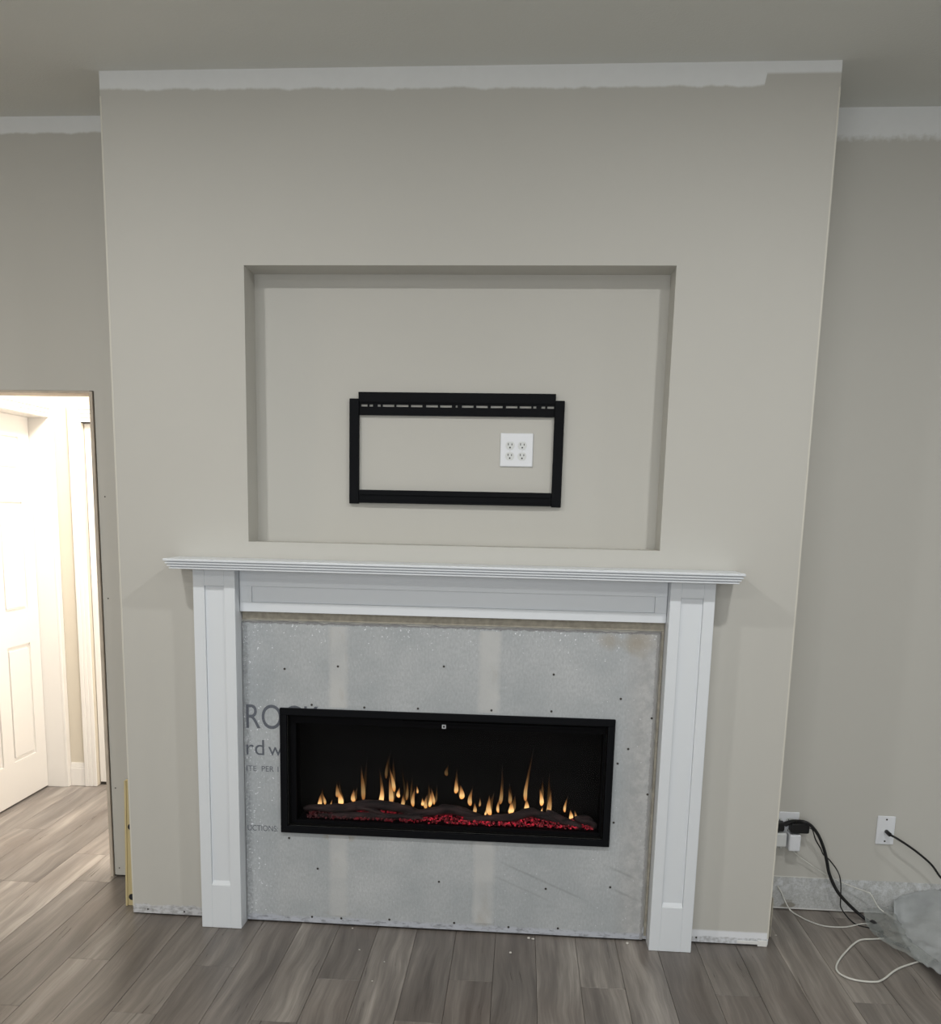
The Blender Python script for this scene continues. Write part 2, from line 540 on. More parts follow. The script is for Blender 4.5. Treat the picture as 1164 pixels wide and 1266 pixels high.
def disc_y(bm, cx, cz, y0, y1, r, sides=16, sx=1.0, flat=None):
    """short cylinder along y; flat cuts the top and bottom like a receptacle face"""
    a, b = [], []
    for k in range(sides):
        t = 2 * math.pi * k / sides
        x = math.cos(t) * r * sx; z = math.sin(t) * r
        if flat: z = max(-flat, min(flat, z))
        a.append(bm.verts.new((cx + x, y0, cz + z))); b.append(bm.verts.new((cx + x, y1, cz + z)))
    bm.faces.new(a); bm.faces.new(b)
    for k in range(sides):
        bm.faces.new((a[k], a[(k + 1) % sides], b[(k + 1) % sides], b[k]))
    return bm


def text(name, body, x, z, height, parent, y, width=None, sub=None):
    c = bpy.data.curves.new(name, 'FONT')
    c.body = body
    c.size = 1.0
    o = bpy.data.objects.new(name, c)
    COL.objects.link(o)
    dg = bpy.context.evaluated_depsgraph_get()
    me = bpy.data.meshes.new_from_object(o.evaluated_get(dg))
    bpy.data.objects.remove(o)
    xs = [v.co.x for v in me.vertices]; zs = [v.co.y for v in me.vertices]
    x0, x1, z1 = min(xs), max(xs), max(zs)
    k = height / z1
    kx = (width / (x1 - x0)) if width else k
    base = world_loc(parent)
    for v in me.vertices:
        X, Z = v.co.x, v.co.y
        v.co = Vector((x + (X - x0) * kx, y, z + Z * k)) - base
    me.materials.clear(); me.materials.append(M['ink'])
    bt = bmesh.new(); bt.from_mesh(me)
    for co, no in (((0.588 - base.x, 0, 0), (1, 0, 0)), ((0, 0, 0.815 - base.z), (0, 0, 1))):
        bmesh.ops.bisect_plane(bt, geom=list(bt.verts) + list(bt.edges) + list(bt.faces), plane_co=co, plane_no=no)
    dead = [f for f in bt.faces if f.calc_center_median().x > 0.588 - base.x and f.calc_center_median().z < 0.815 - base.z]
    bmesh.ops.delete(bt, geom=dead, context='FACES')
    bt.to_mesh(me); bt.free()
    t = bpy.data.objects.new(name, me)
    t.parent = parent
    COL.objects.link(t)
    return t


def wall_grid(bm, xs, zs, y, skip):
    for i in range(len(xs) - 1):
        for k in range(len(zs) - 1):
            cx, cz = (xs[i] + xs[i + 1]) / 2, (zs[k] + zs[k + 1]) / 2
            if skip(cx, cz): continue
            bm.faces.new([bm.verts.new(p) for p in ((xs[i], y, zs[k]), (xs[i + 1], y, zs[k]), (xs[i + 1], y, zs[k + 1]), (xs[i], y, zs[k + 1]))])


def quad(bm, *p):
    bm.faces.new([bm.verts.new(q) for q in p])

# ------------------------------------------------------------------ the room shell
CW = 2.3551                    # chimney breast width
RX0, RX1, RZ0, RZ1, RD = 0.4696, 1.8887, 1.4067, 2.316, 0.1246
AD = 0.3515                    # alcove depth
FX0, FX1, FZ0, FZ1 = 0.5785, 1.7686, 0.3573, 0.8218
ROOM = (-3.0, 5.6, -5.6, 1.6)  # x0 x1 y0 hall-back

# floor and its planks
fl = obj('floor', B(ROOM[0], ROOM[1], ROOM[2], 2.0, -0.12, -0.0125), 'gap')
setp(fl, 'grey-brown wood plank floor running towards the fireplace', 'floor', kind='structure')
PITCH = 0.14475
OVR = {-4: 0.585, -5: 0.249}
PLEN = 1.28
far = bmesh.new()
VX0, VX1, VY0, VY1 = -1.55, 3.75, -2.1, 1.72
k0 = int(math.floor((ROOM[0] - 0.071) / PITCH)); k1 = int(math.ceil((ROOM[1] - 0.071) / PITCH))
for k in range(k0, k1):
    xa = 0.071 + k * PITCH + 0.0005; xb = xa + PITCH - 0.0010
    xa = max(xa, ROOM[0]); xb = min(xb, ROOM[1])
    if xb - xa < 0.01: continue
    j0 = OVR.get(k, {2: -0.377, 1: -0.70, 0: -1.02}[k % 3])
    if k not in (-4, -5, -2, -1, 1, 2, 4, 11, 14, 17): j0 += random.uniform(-0.05, 0.05)
    y = j0 - PLEN * 6
    while y < VY1:
        ya, yb = max(y + 0.0006, ROOM[2]), min(y + PLEN - 0.0006, VY1)
        y += PLEN
        if yb - ya < 0.02: continue
        if xb > VX0 and xa < VX1 and yb > VY0:
            bm = B(xa, xb, ya, yb, -0.0115, -0.0002 - random.random() * 0.0004, bevel=0.0007)
            obj('plank', bm, 'plank', fl, at=((xa + xb) / 2, (ya + yb) / 2, -0.006))
        else:
            box(far, xa, xb, ya, yb, -0.0115, -0.0003)
obj('plank_field', far, 'plank', fl, kind='stuff')

c = obj('ceiling', B(ROOM[0], ROOM[1], ROOM[2], AD + 0.13, H, H + 0.1), 'ceiling')
setp(c, 'plain white textured ceiling above the chimney breast', 'ceiling', kind='structure')

# chimney breast with television recess and fireplace hole
bm = bmesh.new()
HX0, HX1, HZ0, HZ1 = FX0 + 0.022, FX1 - 0.022, FZ0 + 0.022, FZ1 - 0.022
ZB = 0.0056
xs = sorted({0.0, RX0, RX1, HX0, HX1, CW}); zs = sorted({ZB, HZ0, HZ1, RZ0, RZ1, H})
inr = lambda x, z: RX0 < x < RX1 and RZ0 < z < RZ1
inf = lambda x, z: HX0 < x < HX1 and HZ0 < z < HZ1
wall_grid(bm, xs, zs, 0.0, lambda x, z: inr(x, z) or inf(x, z))
for (a0, a1, b0, b1, d) in ((RX0, RX1, RZ0, RZ1, RD), (HX0, HX1, HZ0, HZ1, 0.24)):
    quad(bm, (a0, d, b0), (a1, d, b0), (a1, d, b1), (a0, d, b1))
    quad(bm, (a0, 0, b0), (a0, d, b0), (a0, d, b1), (a0, 0, b1))
    quad(bm, (a1, 0, b0), (a1, 0, b1), (a1, d, b1), (a1, d, b0))
    quad(bm, (a0, 0, b0), (a1, 0, b0), (a1, d, b0), (a0, d, b0))
    quad(bm, (a0, 0, b1), (a0, d, b1), (a1, d, b1), (a1, 0, b1))
quad(bm, (0, 0, ZB), (0, 0, H), (0, AD, H), (0, AD, ZB))
quad(bm, (CW, 0, ZB), (CW, AD, ZB), (CW, AD, H), (CW, 0, H))
quad(bm, (0, 0, ZB), (0, AD, ZB), (CW, AD, ZB), (CW, 0, ZB))
bmesh.ops.remove_doubles(bm, verts=bm.verts, dist=1e-5)
corner = [e for e in bm.edges if abs(e.verts[0].co.z - e.verts[1].co.z) > 0.01 and all(abs(v.co.y) < 1e-5 and (abs(v.co.x) < 1e-5 or abs(v.co.x - CW) < 1e-5) for v in e.verts)]
bmesh.ops.bevel(bm, geom=corner, offset=0.006, segments=3, affect='EDGES', profile=0.5)
w = obj('wall_center', bm, 'wall_breast')
setp(w, 'greige painted chimney breast standing forward, with a recess above the mantel', 'wall', kind='structure')
# plaster screws along the foot
sb = disc_y(bmesh.new(), 0, 0, -0.0012, 0.0005, 0.0035, 8)
scr = obj('screw', sb, 'screw', w, at=(0, 0, 0)); scr.location = (0.057, 0.0, 0.021)
for (x, z) in ((0.198, 0.018), (2.10, 0.022)): share(scr, 'screw', w, (x, 0, z))
# a flap of loose drywall paper at the right foot
bm = B(2.245, 2.338, -0.0035, -0.0003, 0.008, 0.020, bevel=0.001)
obj('torn_paper', bm, 'trim', w, label='white torn strip of drywall paper')
obj('corner_bead', B(2.318, 2.352, -0.004, -0.0003, 0.001, 0.024, bevel=0.001), 'trim', w)

M['bead'] = plain('pale_corner_bead', (0.66, 0.64, 0.575), 0.6, 0.3)
for (xa, xb) in ((-0.0009, 0.0046), (CW - 0.0046, CW + 0.0009)):
    obj('corner_bead', B(xa, xb, -0.0009, 0.006, 0.03, H - 0.075), 'bead', w, label='pale corner bead line')
# back wall of the left alcove with the cased-out opening
OX1, OZ = -0.2405, 1.943
OX0 = -1.02
WT = 0.115
JT = 0.0155
bm = bmesh.new()
box(bm, OX1 + JT + 0.002, -0.0002, AD, AD + WT, 0.007, H)
box(bm, ROOM[0], OX1 + JT + 0.002, AD, AD + WT, OZ + 0.006, H)
box(bm, ROOM[0], OX0 - 0.12, AD, AD + WT, 0.007, OZ + 0.006)
w = obj('wall_back_left', bm, 'wall_bl')
setp(w, 'shaded greige wall of the left alcove, around the lit hallway opening', 'wall', kind='structure')
s2 = share(scr, 'screw', w, (-0.197, AD, 1.554))
for (x, z) in ((-0.202, 1.159), (-0.206, 0.382), (-0.204, 0.037)): share(scr, 'screw', w, (x, AD, z))
for o_ in [q for q in w.children]: o_.scale = (0.8, 0.8, 0.8)
t = obj('trim_1', B(OX1, OX1 + JT - 0.003, AD - 0.006, AD + WT + 0.004, 0.0005, OZ + 0.003), 'wood')
setp(t, 'raw tan wooden jamb edge on the right side of the hallway opening', 'trim', kind='structure')
obj('gap_shadow', B(OX1 + JT - 0.0028, OX1 + JT + 0.0018, AD + 0.006, AD + WT, 0.001, OZ + 0.003), 'gap', t, label='dark gap between jamb and drywall')
t = obj('trim_2', B(OX0 - 0.10, OX1, AD - 0.003, AD + WT + 0.004, OZ - 0.003, OZ + 0.005), 'wood')
setp(t, 'thin tan head strip across the top of the hallway opening', 'trim', kind='structure')

# back wall of the right alcove
w = obj('wall_back_right', B(CW + 0.0002, ROOM[1], AD, AD + WT, 0.004, H), 'wall_br')
setp(w, 'greige wall of the right alcove with a bare plaster strip at its foot', 'wall', kind='structure')
# the unseen rest of the room
for nm, a, lb in (('wall_left', (ROOM[0] - 0.1, ROOM[0] - 0.0002, ROOM[2], 1.9, 0, H), 'greige side wall far left'),
                  ('wall_right', (ROOM[1] + 0.0002, ROOM[1] + 0.1, ROOM[2], AD + WT, 0, H), 'greige side wall far right'),
                  ('wall_rear', (ROOM[0], ROOM[1], ROOM[2] - 0.1, ROOM[2] - 0.0002, 0, H), 'greige wall opposite the fireplace')):
    setp(obj(nm, B(*a), 'wall'), lb, 'wall', kind='structure')

# ------------------------------------------------------------------ hallway
HX, HY, DX = -1.02, 1.60, -1.12      # hall left wall, hall back wall, recessed door plane
HH = 2.70
bm = bmesh.new()
D0, D1, DZ = 0.795, 1.556, 1.957
box(bm, HX - 0.11, HX, AD + WT + 0.0005, D0, 0.002, HH)
box(bm, HX - 0.11, HX, D0, HY, DZ + 0.002, HH)
w = obj('wall_hall_left', bm, 'hall')
setp(w, 'cream hallway wall holding the six-panel door', 'wall', kind='structure')
bm = bmesh.new()
E0, E1, EZ = -0.862, -0.10, 1.94     # second door opening
box(bm, HX - 0.11, E0, HY, HY + 0.1, 0.002, HH)
box(bm, E0, 0.9, HY, HY + 0.1, EZ + 0.003, HH)
box(bm, E1, 0.9, HY, HY + 0.1, 0.002, EZ + 0.003)
w = obj('wall_hall_back', bm, 'hall')
setp(w, 'narrow strip of cream wall at the end of the hallway', 'wall', kind='structure')
w = obj('wall_hall_right', B(0.9, 1.0, AD + WT, HY + 0.1, 0, HH), 'hall')
setp(w, 'cream hallway wall out of sight behind the chimney breast', 'wall', kind='structure')
c = obj('ceiling_hall', B(HX - 0.11, 1.0, AD + WT + 0.001, HY + 0.1, HH, HH + 0.05), 'ceiling')
setp(c, 'low white hallway ceiling', 'ceiling', kind='structure')


def panel_door(name, plane, a0, a1, z0, z1, axis, label):
    """six-panel slab; axis 'x': slab lies in a plane of constant x facing +x; 'y': constant y facing -y"""
    def bxx(bm, u0, u1, d0, d1, zz0, zz1, bv=0.0):
        if axis == 'x': box(bm, plane + d0, plane + d1, u0, u1, zz0, zz1, bv)
        else: box(bm, u0, u1, plane - d1, plane - d0, zz0, zz1, bv)
    base = (plane, (a0 + a1) / 2, z0) if axis == 'x' else ((a0 + a1) / 2, plane, z0)
    r = empty(name, base, label, 'door', kind='structure')
    st = 0.105
    mid = (a0 + a1) / 2
    rails = [z0, z0 + 0.21, z0 + 0.80, z0 + 0.97, z0 + 1.52, z0 + 1.675, z1 - 0.105, z1]
    bm = bmesh.new()
    bxx(bm, a0, a1, -0.028, -0.008, z0, z1)
    for (u0, u1) in ((a0, a0 + st), (mid - 0.05, mid + 0.05), (a1 - st, a1)): bxx(bm, u0, u1, -0.008, 0, z0, z1)
    for (q0, q1) in ((rails[0], rails[1]), (rails[2], rails[3]), (rails[4], rails[5]), (rails[6], rails[7])):
        for (u0, u1) in ((a0 + st, mid - 0.05), (mid + 0.05, a1 - st)): bxx(bm, u0, u1, -0.008, 0, q0, q1)
    obj('slab', bm, 'door', r)
    for (q0, q1) in ((rails[1], rails[2]), (rails[3], rails[4]), (rails[5], rails[6])):
        for (u0, u1) in ((a0 + st, mid - 0.05), (mid + 0.05, a1 - st)):
            bm = bmesh.new()
            bxx(bm, u0 + 0.018, u1 - 0.018, -0.0079, -0.001, q0 + 0.018, q1 - 0.018, 0.006)
            obj('panel', bm, 'door', r)
    return r

d1 = panel_door('door_1', DX, D0 + 0.003, D1 - 0.003, 0.009, DZ - 0.003, 'x', 'white six-panel door on the left wall of the bright hallway')
bm = tube(bmesh.new(), [(DX + 0.001, D0 + 0.07, 0.95), (DX + 0.04, D0 + 0.07, 0.95)], 0.011, 12, 2)
obj('knob_stem', bm, 'chrome', d1)
bm = bmesh.new(); bmesh.ops.create_uvsphere(bm, u_segments=16, v_segments=10, radius=0.028, matrix=Matrix.Translation((DX + 0.062, D0 + 0.07, 0.95)))
obj('knob', bm, 'chrome', d1, smooth=True)
d2 = panel_door('door_2', HY + 0.03, E0 + 0.004, E1 - 0.003, 0.017, EZ - 0.006, 'y', 'white door at the hallway end, only its left edge showing')
obj('gap_shadow', B(E0 + 0.004, E1 - 0.003, HY + 0.034, HY + 0.05, 0.0005, 0.016), 'gap', d2)
obj('top_gap', B(E0 + 0.001, E1 - 0.003, HY + 0.004, HY + 0.029, EZ - 0.0055, EZ - 0.0005), 'gap', d2)


def casing(bm, u0, u1, d0, z0, z1, axis, plane, flip=False):
    """stepped moulding: three strips of growing thickness"""
    n = 3
    for i in range(n):
        q0 = u0 + (u1 - u0) * i / n; q1 = u0 + (u1 - u0) * (i + 1) / n
        th = (0.010, 0.014, 0.019)[n - 1 - i if flip else i]
        if axis == 'x': box(bm, plane, plane + th, q0, q1, z0, z1, 0.0015)
        else: box(bm, q0, q1, plane - th, plane, z0, z1, 0.0015)

CS = 0.062
bm = bmesh.new()
casing(bm, D0 - CS, D0, 0, 0.001, DZ + CS, 'x', HX + 0.0004, True)
box(bm, HX + 0.0004, HX + 0.014, D1 + 0.0004, HY - 0.002, 0.001, DZ + CS, 0.0015)
for i in range(3):
    th = (0.010, 0.014, 0.019)[i]
    box(bm, HX + 0.0004, HX + th, D0, D1, DZ + CS * i / 3, DZ + CS * (i + 1) / 3, 0.0015)
t = obj('trim_3', bm, 'hall_trim')
setp(t, 'white moulded casing around the six-panel hallway door', 'trim', kind='structure')
bm = bmesh.new()
box(bm, DX - 0.035, HX + 0.0003, D1, D1 + 0.012, 0.001, DZ)
box(bm, DX - 0.035, HX + 0.0003, D0 - 0.002, D0 + 0.002, 0.001, DZ)
box(bm, DX - 0.035, HX + 0.0003, D0, D1, DZ - 0.002, DZ + 0.0015)
t = obj('trim_4', bm, 'hall_trim')
setp(t, 'white door jamb beside the six-panel hallway door', 'trim', kind='structure')
bm = bmesh.new()
casing(bm, E0 - CS, E0, 0, 0.001, EZ + CS + 0.02, 'y', HY - 0.0004, True)
for i in range(3):
    th = (0.010, 0.014, 0.019)[i]
    box(bm, E0, E1, HY - 0.0004 - th, HY - 0.0004, EZ + 0.02 + CS * i / 3, EZ + 0.02 + CS * (i + 1) / 3, 0.0015)
box(bm, E0, E1, HY - 0.006, HY + 0.03, EZ - 0.0, EZ + 0.02)
t = obj('trim_5', bm, 'hall_trim')
setp(t, 'white casing beside the door at the hallway end', 'trim', kind='structure')
bm = bmesh.new()
xa, xb = HX + 0.015, E0 - CS - 0.0005
box(bm, xa, xb, HY - 0.014, HY - 0.0004, 0.001, 0.100, 0.001)
box(bm, xa, xb, HY - 0.011, HY - 0.0004, 0.100, 0.112, 0.001)
box(bm, xa, xb, HY - 0.008, HY - 0.0004, 0.112, 0.122, 0.001)
box(bm, xa, xb, HY - 0.005, HY - 0.0004, 0.122, 0.130, 0.001)
t = obj('baseboard_hall', bm, 'hall_trim')
setp(t, 'short white moulded baseboard between the two hallway doors', 'baseboard', kind='structure')

# ------------------------------------------------------------------ mantel
LD = -0.083
mt = empty('fireplace_mantel', (1.18, -0.04, 0.0), 'white painted wooden mantel surround with panelled legs and a stepped shelf', 'mantel')


def shear(bm, s, x0=1.18):
    for v in bm.verts: v.co.z -= s * (v.co.x - x0)
    return bm

STOP, SBOT = 1.3475, 1.3145
MX0, MX1, MD = 0.219, 2.1445, -0.16


def stack(bm, inset, z0, z1, bv=0.0):
    box(bm, MX0 + inset, MX1 - inset, MD + inset, -0.0006, z0, z1, bv)

bm = bmesh.new(); stack(bm, 0.0, STOP - 0.0085, STOP, 0.0015)
obj('shelf', shear(bm, 0.0026), 'mantel', mt)
for (zt, ins) in ((STOP - 0.0107, 0.005), (STOP - 0.0194, 0.010), (STOP - 0.0281, 0.015)):
    bm = bmesh.new()
    stack(bm, ins + 0.0055, zt, zt + 0.0021)
    stack(bm, ins, zt - 0.0065, zt - 0.0001, 0.0012)
    obj('moulding', shear(bm, 0.0026), 'mantel', mt)
LEG_TOP = lambda x: SBOT - 0.0026 * (x - 1.18) - 0.002
for (x0, x1, p0, p1, rside) in ((0.2947, 0.4421, 0.335, 0.404, 0), (1.9205, 2.0678, 1.957, 2.030, 1)):
    zt = LEG_TOP(x1)
    bm = bmesh.new()
    box(bm, x0, x1, LD + 0.012, -0.0006, 0.0004, zt)                      # carcass
    F = LD
    box(bm, x0, p0, F, LD + 0.0118, 0.0004, zt, 0.0012)
    box(bm, p1, x1, F, LD + 0.0118, 0.0004, zt, 0.0012)
    box(bm, p0, p1, F, LD + 0.0118, 0.0004, 0.166, 0.0012)
    box(bm, p0, p1, F, LD + 0.0118, 1.2555, zt, 0.0012)
    lg = obj('leg', bm, 'mantel', mt)
    bm = B(p0 + 0.0005, p1 - 0.0005, LD + 0.0085, LD + 0.0119, 0.1665, 1.255)
    obj('inset_panel', bm, 'mantel', lg)
    # sloping sill at the foot of the inset
    bm = bmesh.new()
    v = [bm.verts.new(p) for p in ((p0, LD + 0.001, 0.1665), (p1, LD + 0.001, 0.1665), (p1, LD + 0.0084, 0.1665), (p0, LD + 0.0084, 0.1665),
                                   (p0 + 0.004, LD + 0.0083, 0.181), (p1 - 0.004, LD + 0.0083, 0.181))]
    for f in ((0, 1, 5, 4), (0, 3, 2, 1), (3, 4, 5, 2), (0, 4, 3), (1, 2, 5)): bm.faces.new([v[i] for i in f])
    obj('inset_sill', bm, 'mantel', lg)
FY = -0.031
bm = bmesh.new()
fx0, fx1 = 0.4435, 1.9192
zt = 1.311
box(bm, fx0, fx1, FY + 0.011, -0.0135, 1.165, zt)
box(bm, fx0, 0.486, FY, FY + 0.0109, 1.1985, 1.2535, 0.0008)
box(bm, 1.879, fx1, FY, FY + 0.0109, 1.1985, 1.2535, 0.0008)
box(bm, fx0, fx1, FY, FY + 0.0109, 1.165, 1.1985, 0.0008)
box(bm, fx0, fx1, FY, FY + 0.0109, 1.2535, zt, 0.0008)
fr = obj('frieze', bm, 'mantel', mt)
obj('inset_panel', B(0.4865, 1.8785, FY + 0.0075, FY + 0.0108, 1.199, 1.253), 'mantel', fr)

# ------------------------------------------------------------------ cement board
BY = -0.0125
BX0, BX1, BZ0, BZ1 = 0.4445, 1.904, 0.008, 1.128
cb = empty('cement_board', (1.18, BY / 2, BZ0), 'grey speckled cement board panel around the black electric fireplace', 'board')
bm = bmesh.new()


def edge_noise(a, k): return 0.004 * mnoise.noise(Vector((a * 31, k * 7.7, 0.3))) + 0.002 * mnoise.noise(Vector((a * 110, k * 3.1, 2.3)))

nx, nz = 120, 90
G0, G1, Q0, Q1 = FX0 + 0.012, FX1 - 0.012, FZ0 + 0.012, FZ1 - 0.012
xs = sorted(set([BX0 + (BX1 - BX0) * i / nx for i in range(nx + 1)] + [G0, G1])); zs = sorted(set([BZ0 + (BZ1 - BZ0) * i / nz for i in range(nz + 1)] + [Q0, Q1]))
vd = {}


def gv(i, k):
    if (i, k) not in vd:
        x, z = xs[i], zs[k]
        if k == len(zs) - 1: z += edge_noise(x, 1)
        if i == len(xs) - 1: x += edge_noise(z, 2) * 1.2
        vd[(i, k)] = bm.verts.new((x, BY, z))
    return vd[(i, k)]

for i in range(len(xs) - 1):
    for k in range(len(zs) - 1):
        if G0 - 1e-6 < xs[i] and xs[i + 1] < G1 + 1e-6 and Q0 - 1e-6 < zs[k] and zs[k + 1] < Q1 + 1e-6: continue
        bm.faces.new((gv(i, k), gv(i + 1, k), gv(i + 1, k + 1), gv(i, k + 1)))
ex = bmesh.ops.extrude_face_region(bm, geom=list(bm.faces))
bmesh.ops.translate(bm, verts=[v for v in ex['geom'] if isinstance(v, bmesh.types.BMVert)], vec=(0, 0.0118, 0))
obj('panel', bm, 'cement', cb)
for (x0, x1, za, zb) in ((0.752, 0.827, 0.04, 0.352), (0.752, 0.827, 0.828, 1.118), (1.282, 1.366, 0.04, 0.352), (1.282, 1.366, 0.828, 1.118)):
    bm = bmesh.new()
    n = 24
    L, R = [], []
    for i in range(n + 1):
        z = za + (zb - za) * i / n
        L.append(bm.verts.new((x0 + edge_noise(z, 5 + x0), BY - 0.0003, z))); R.append(bm.verts.new((x1 + edge_noise(z, 9 + x0), BY - 0.0003, z)))
    for i in range(n): bm.faces.new((L[i], R[i], R[i + 1], L[i + 1]))
    ex = bmesh.ops.extrude_face_region(bm, geom=list(bm.faces))
    bmesh.ops.translate(bm, verts=[v for v in ex['geom'] if isinstance(v, bmesh.types.BMVert)], vec=(0, 0.0002, 0))
    obj('joint_tape', bm, 'tape', cb, label='pale strip of thinset tape')
sb = disc_y(bmesh.new(), 0, 0, -0.0012, 0.0006, 0.0042, 10)
bs = obj('screw', sb, 'screw', cb, at=(0, 0, 0)); bs.location = Vector((0.596, BY, 0.962)) - world_loc(cb)
for (x, z) in ((0.788, 0.977), (1.164, 0.989), (1.548, 0.973), (1.783, 0.895), (1.818, 0.717), (1.784, 0.663), (1.781, 0.446), (0.712, 0.22),
               (1.161, 0.192), (1.55, 0.185), (1.781, 0.203), (0.606, 0.333), (0.693, 0.835), (0.883, 0.832), (1.075, 0.835), (1.335, 0.838),
               (1.545, 0.842), (0.69, 0.03), (0.80, 0.03), (0.98, 0.035), (1.22, 0.035), (1.42, 0.03), (1.60, 0.035), (1.893, 0.83), (1.894, 0.555)):
    share(bs, 'screw', cb, (x, BY, z))
TY = BY - 0.0004
text('printed_text', 'ROCK', 0.4535, 0.742, 0.088, cb, TY, width=0.27)
text('printed_text', 'rd', 0.4520, 0.643, 0.056, cb, TY, width=0.066)
text('printed_text', 'with', 0.533, 0.643, 0.048, cb, TY)
text('printed_text', 'ITE  PER 1a', 0.4520, 0.582, 0.020, cb, TY, width=0.135)
text('printed_text', 'UCTIONS:', 0.4520, 0.356, 0.021, cb, TY, width=0.112)
# tan strip of bare sheathing above and beside the board
bm = bmesh.new()
box(bm, 0.4445, 1.9185, -0.006, -0.0006, 1.1345, 1.1640)
box(bm, 1.9105, 1.9190, -0.006, -0.0006, 0.02, 1.134)
obj('sheathing_strip', bm, 'tan', cb, label='tan paper strip showing past the board edge')

# ------------------------------------------------------------------ electric fireplace
ef = empty('electric_fireplace', (1.1735, -0.01, FZ0), 'black linear electric fireplace with small orange flames and red embers', 'fireplace')
bm = bmesh.new()
FW = 0.025
y0, y1 = BY - 0.012, BY - 0.0006
ix0, ix1, iz0, iz1 = FX0 + FW, FX1 - FW, FZ0 + FW, FZ1 - FW
for a in ((FX0, FX1, y0, y1, FZ0, iz0), (FX0, FX1, y0, y1, iz1, FZ1), (FX0, ix0, y0, y1, iz0, iz1), (ix1, FX1, y0, y1, iz0, iz1)): box(bm, *a, bevel=0.0012)
obj('frame', bm, 'black_metal', ef)
# firebox: five inner sides, open at the front, with a lip behind the glass
bm = bmesh.new()
bd = 0.165
g0, g1, h0, h1 = ix0 + 0.001, ix1 - 0.001, iz0 + 0.001, iz1 - 0.001
box(bm, g0, g1, bd, bd + 0.004, h0, h1)
box(bm, g0, g0 + 0.004, y1, bd, h0, h1); box(bm, g1 - 0.004, g1, y1, bd, h0, h1)
box(bm, g0, g1, y1, bd, h0, h0 + 0.004); box(bm, g0, g1, y1, bd, h1 - 0.004, h1)
obj('firebox', bm, 'firebox', ef)
# inner bezel: bars set back behind the frame
bm = bmesh.new()
z0_, z1_ = 0.398, 0.762
box(bm, g0 + 0.004, g1 - 0.004, 0.006, 0.018, h0 + 0.004, z0_); box(bm, g0 + 0.004, g1 - 0.004, 0.006, 0.018, z1_, h1 - 0.004)
box(bm, g0 + 0.004, 0.630, 0.006, 0.018, z0_, z1_); box(bm, 1.733, g1 - 0.004, 0.006, 0.018, z0_, z1_)
obj('inner_bezel', bm, 'black_matte', ef)
bm = bmesh.new()
box(bm, 1.02, 1.70, -0.006, 0.0055, 0.779, 0.788, 0.001)
obj('air_vent', bm, 'black_matte', ef)
obj('glass', B(g0 + 0.006, g1 - 0.006, 0.020, 0.023, z0_ - 0.004, z1_ + 0.006), 'glass', ef)
bm = B(1.160, 1.174, 0.0035, 0.0058, 0.762, 0.776)
sn = obj('sensor', bm, 'plate', ef, label='small pale square sensor')
obj('sensor_lens', B(1.1635, 1.1705, 0.0025, 0.0034, 0.7655, 0.7725), 'slot', sn)
# ember bed
bm = bmesh.new()
rnd = random.Random(3)
for i in range(1500):
    x = rnd.uniform(0.66, 1.715)
    y = rnd.uniform(0.030, 0.115)
    r = rnd.uniform(0.0025, 0.0062)
    z = 0.399 + 0.10 * (y - 0.03) + rnd.uniform(0, 0.006)
    if x > 1.45: z += 0.010 * math.exp(-((x - 1.54) / 0.08) ** 2) * (y / 0.1)
    mm = Matrix.Translation((x, y, z)) @ Matrix.Rotation(rnd.uniform(0, 6), 4, Vector((rnd.random(), rnd.random(), rnd.random() + .1)).normalized()) @ Matrix.Diagonal((r, r * 0.8, r * 0.7, 1))
    bmesh.ops.create_icosphere(bm, subdivisions=1, radius=1.0, matrix=mm)
obj('ember_bed', bm, 'ember', ef, kind='stuff', label='bed of glowing red ember chips')
bm = B(0.632, 1.731, 0.0235, 0.16, 0.3855, 0.397)
obj('burner_tray', bm, 'black_matte', ef)
# driftwood logs
LOGS = [
    ([(0.640, .10, .412), (0.68, .085, .422), (0.786, .078, .423), (0.88, .08, .445), (0.974, .082, .440), (1.055, .08, .424), (1.09, .075, .416)], 0.013),
    ([(1.02, .065, .412), (1.085, .07, .423), (1.114, .072, .428), (1.171, .075, .441), (1.218, .078, .436), (1.282, .08, .420), (1.31, .08, .412)], 0.013),
    ([(1.241, .07, .410), (1.368, .075, .415), (1.437, .08, .425), (1.488, .08, .441), (1.534, .078, .430), (1.60, .07, .411)], 0.013),
    ([(1.545, .088, .442), (1.608, .068, .420), (1.672, .045, .402)], 0.012),
    ([(1.650, .09, .417), (1.694, .08, .416), (1.727, .06, .404)], 0.013),
    ([(0.70, .055, .400), (0.81, .055, .405), (0.99, .052, .411), (1.09, .055, .412)], 0.009),
    ([(0.84, .066, .438), (0.90, .06, .430), (0.96, .05, .410)], 0.007),
]
for pts, r in LOGS:
    bm = tube(bmesh.new(), pts, lambda t, r=r: r * (0.45 + 0.9 * math.sin(math.pi * min(1, max(0, 0.08 + 0.84 * t))) ** 0.6), 12, 8, rough=0.45)
    obj('log', bm, 'log', ef, smooth=True)
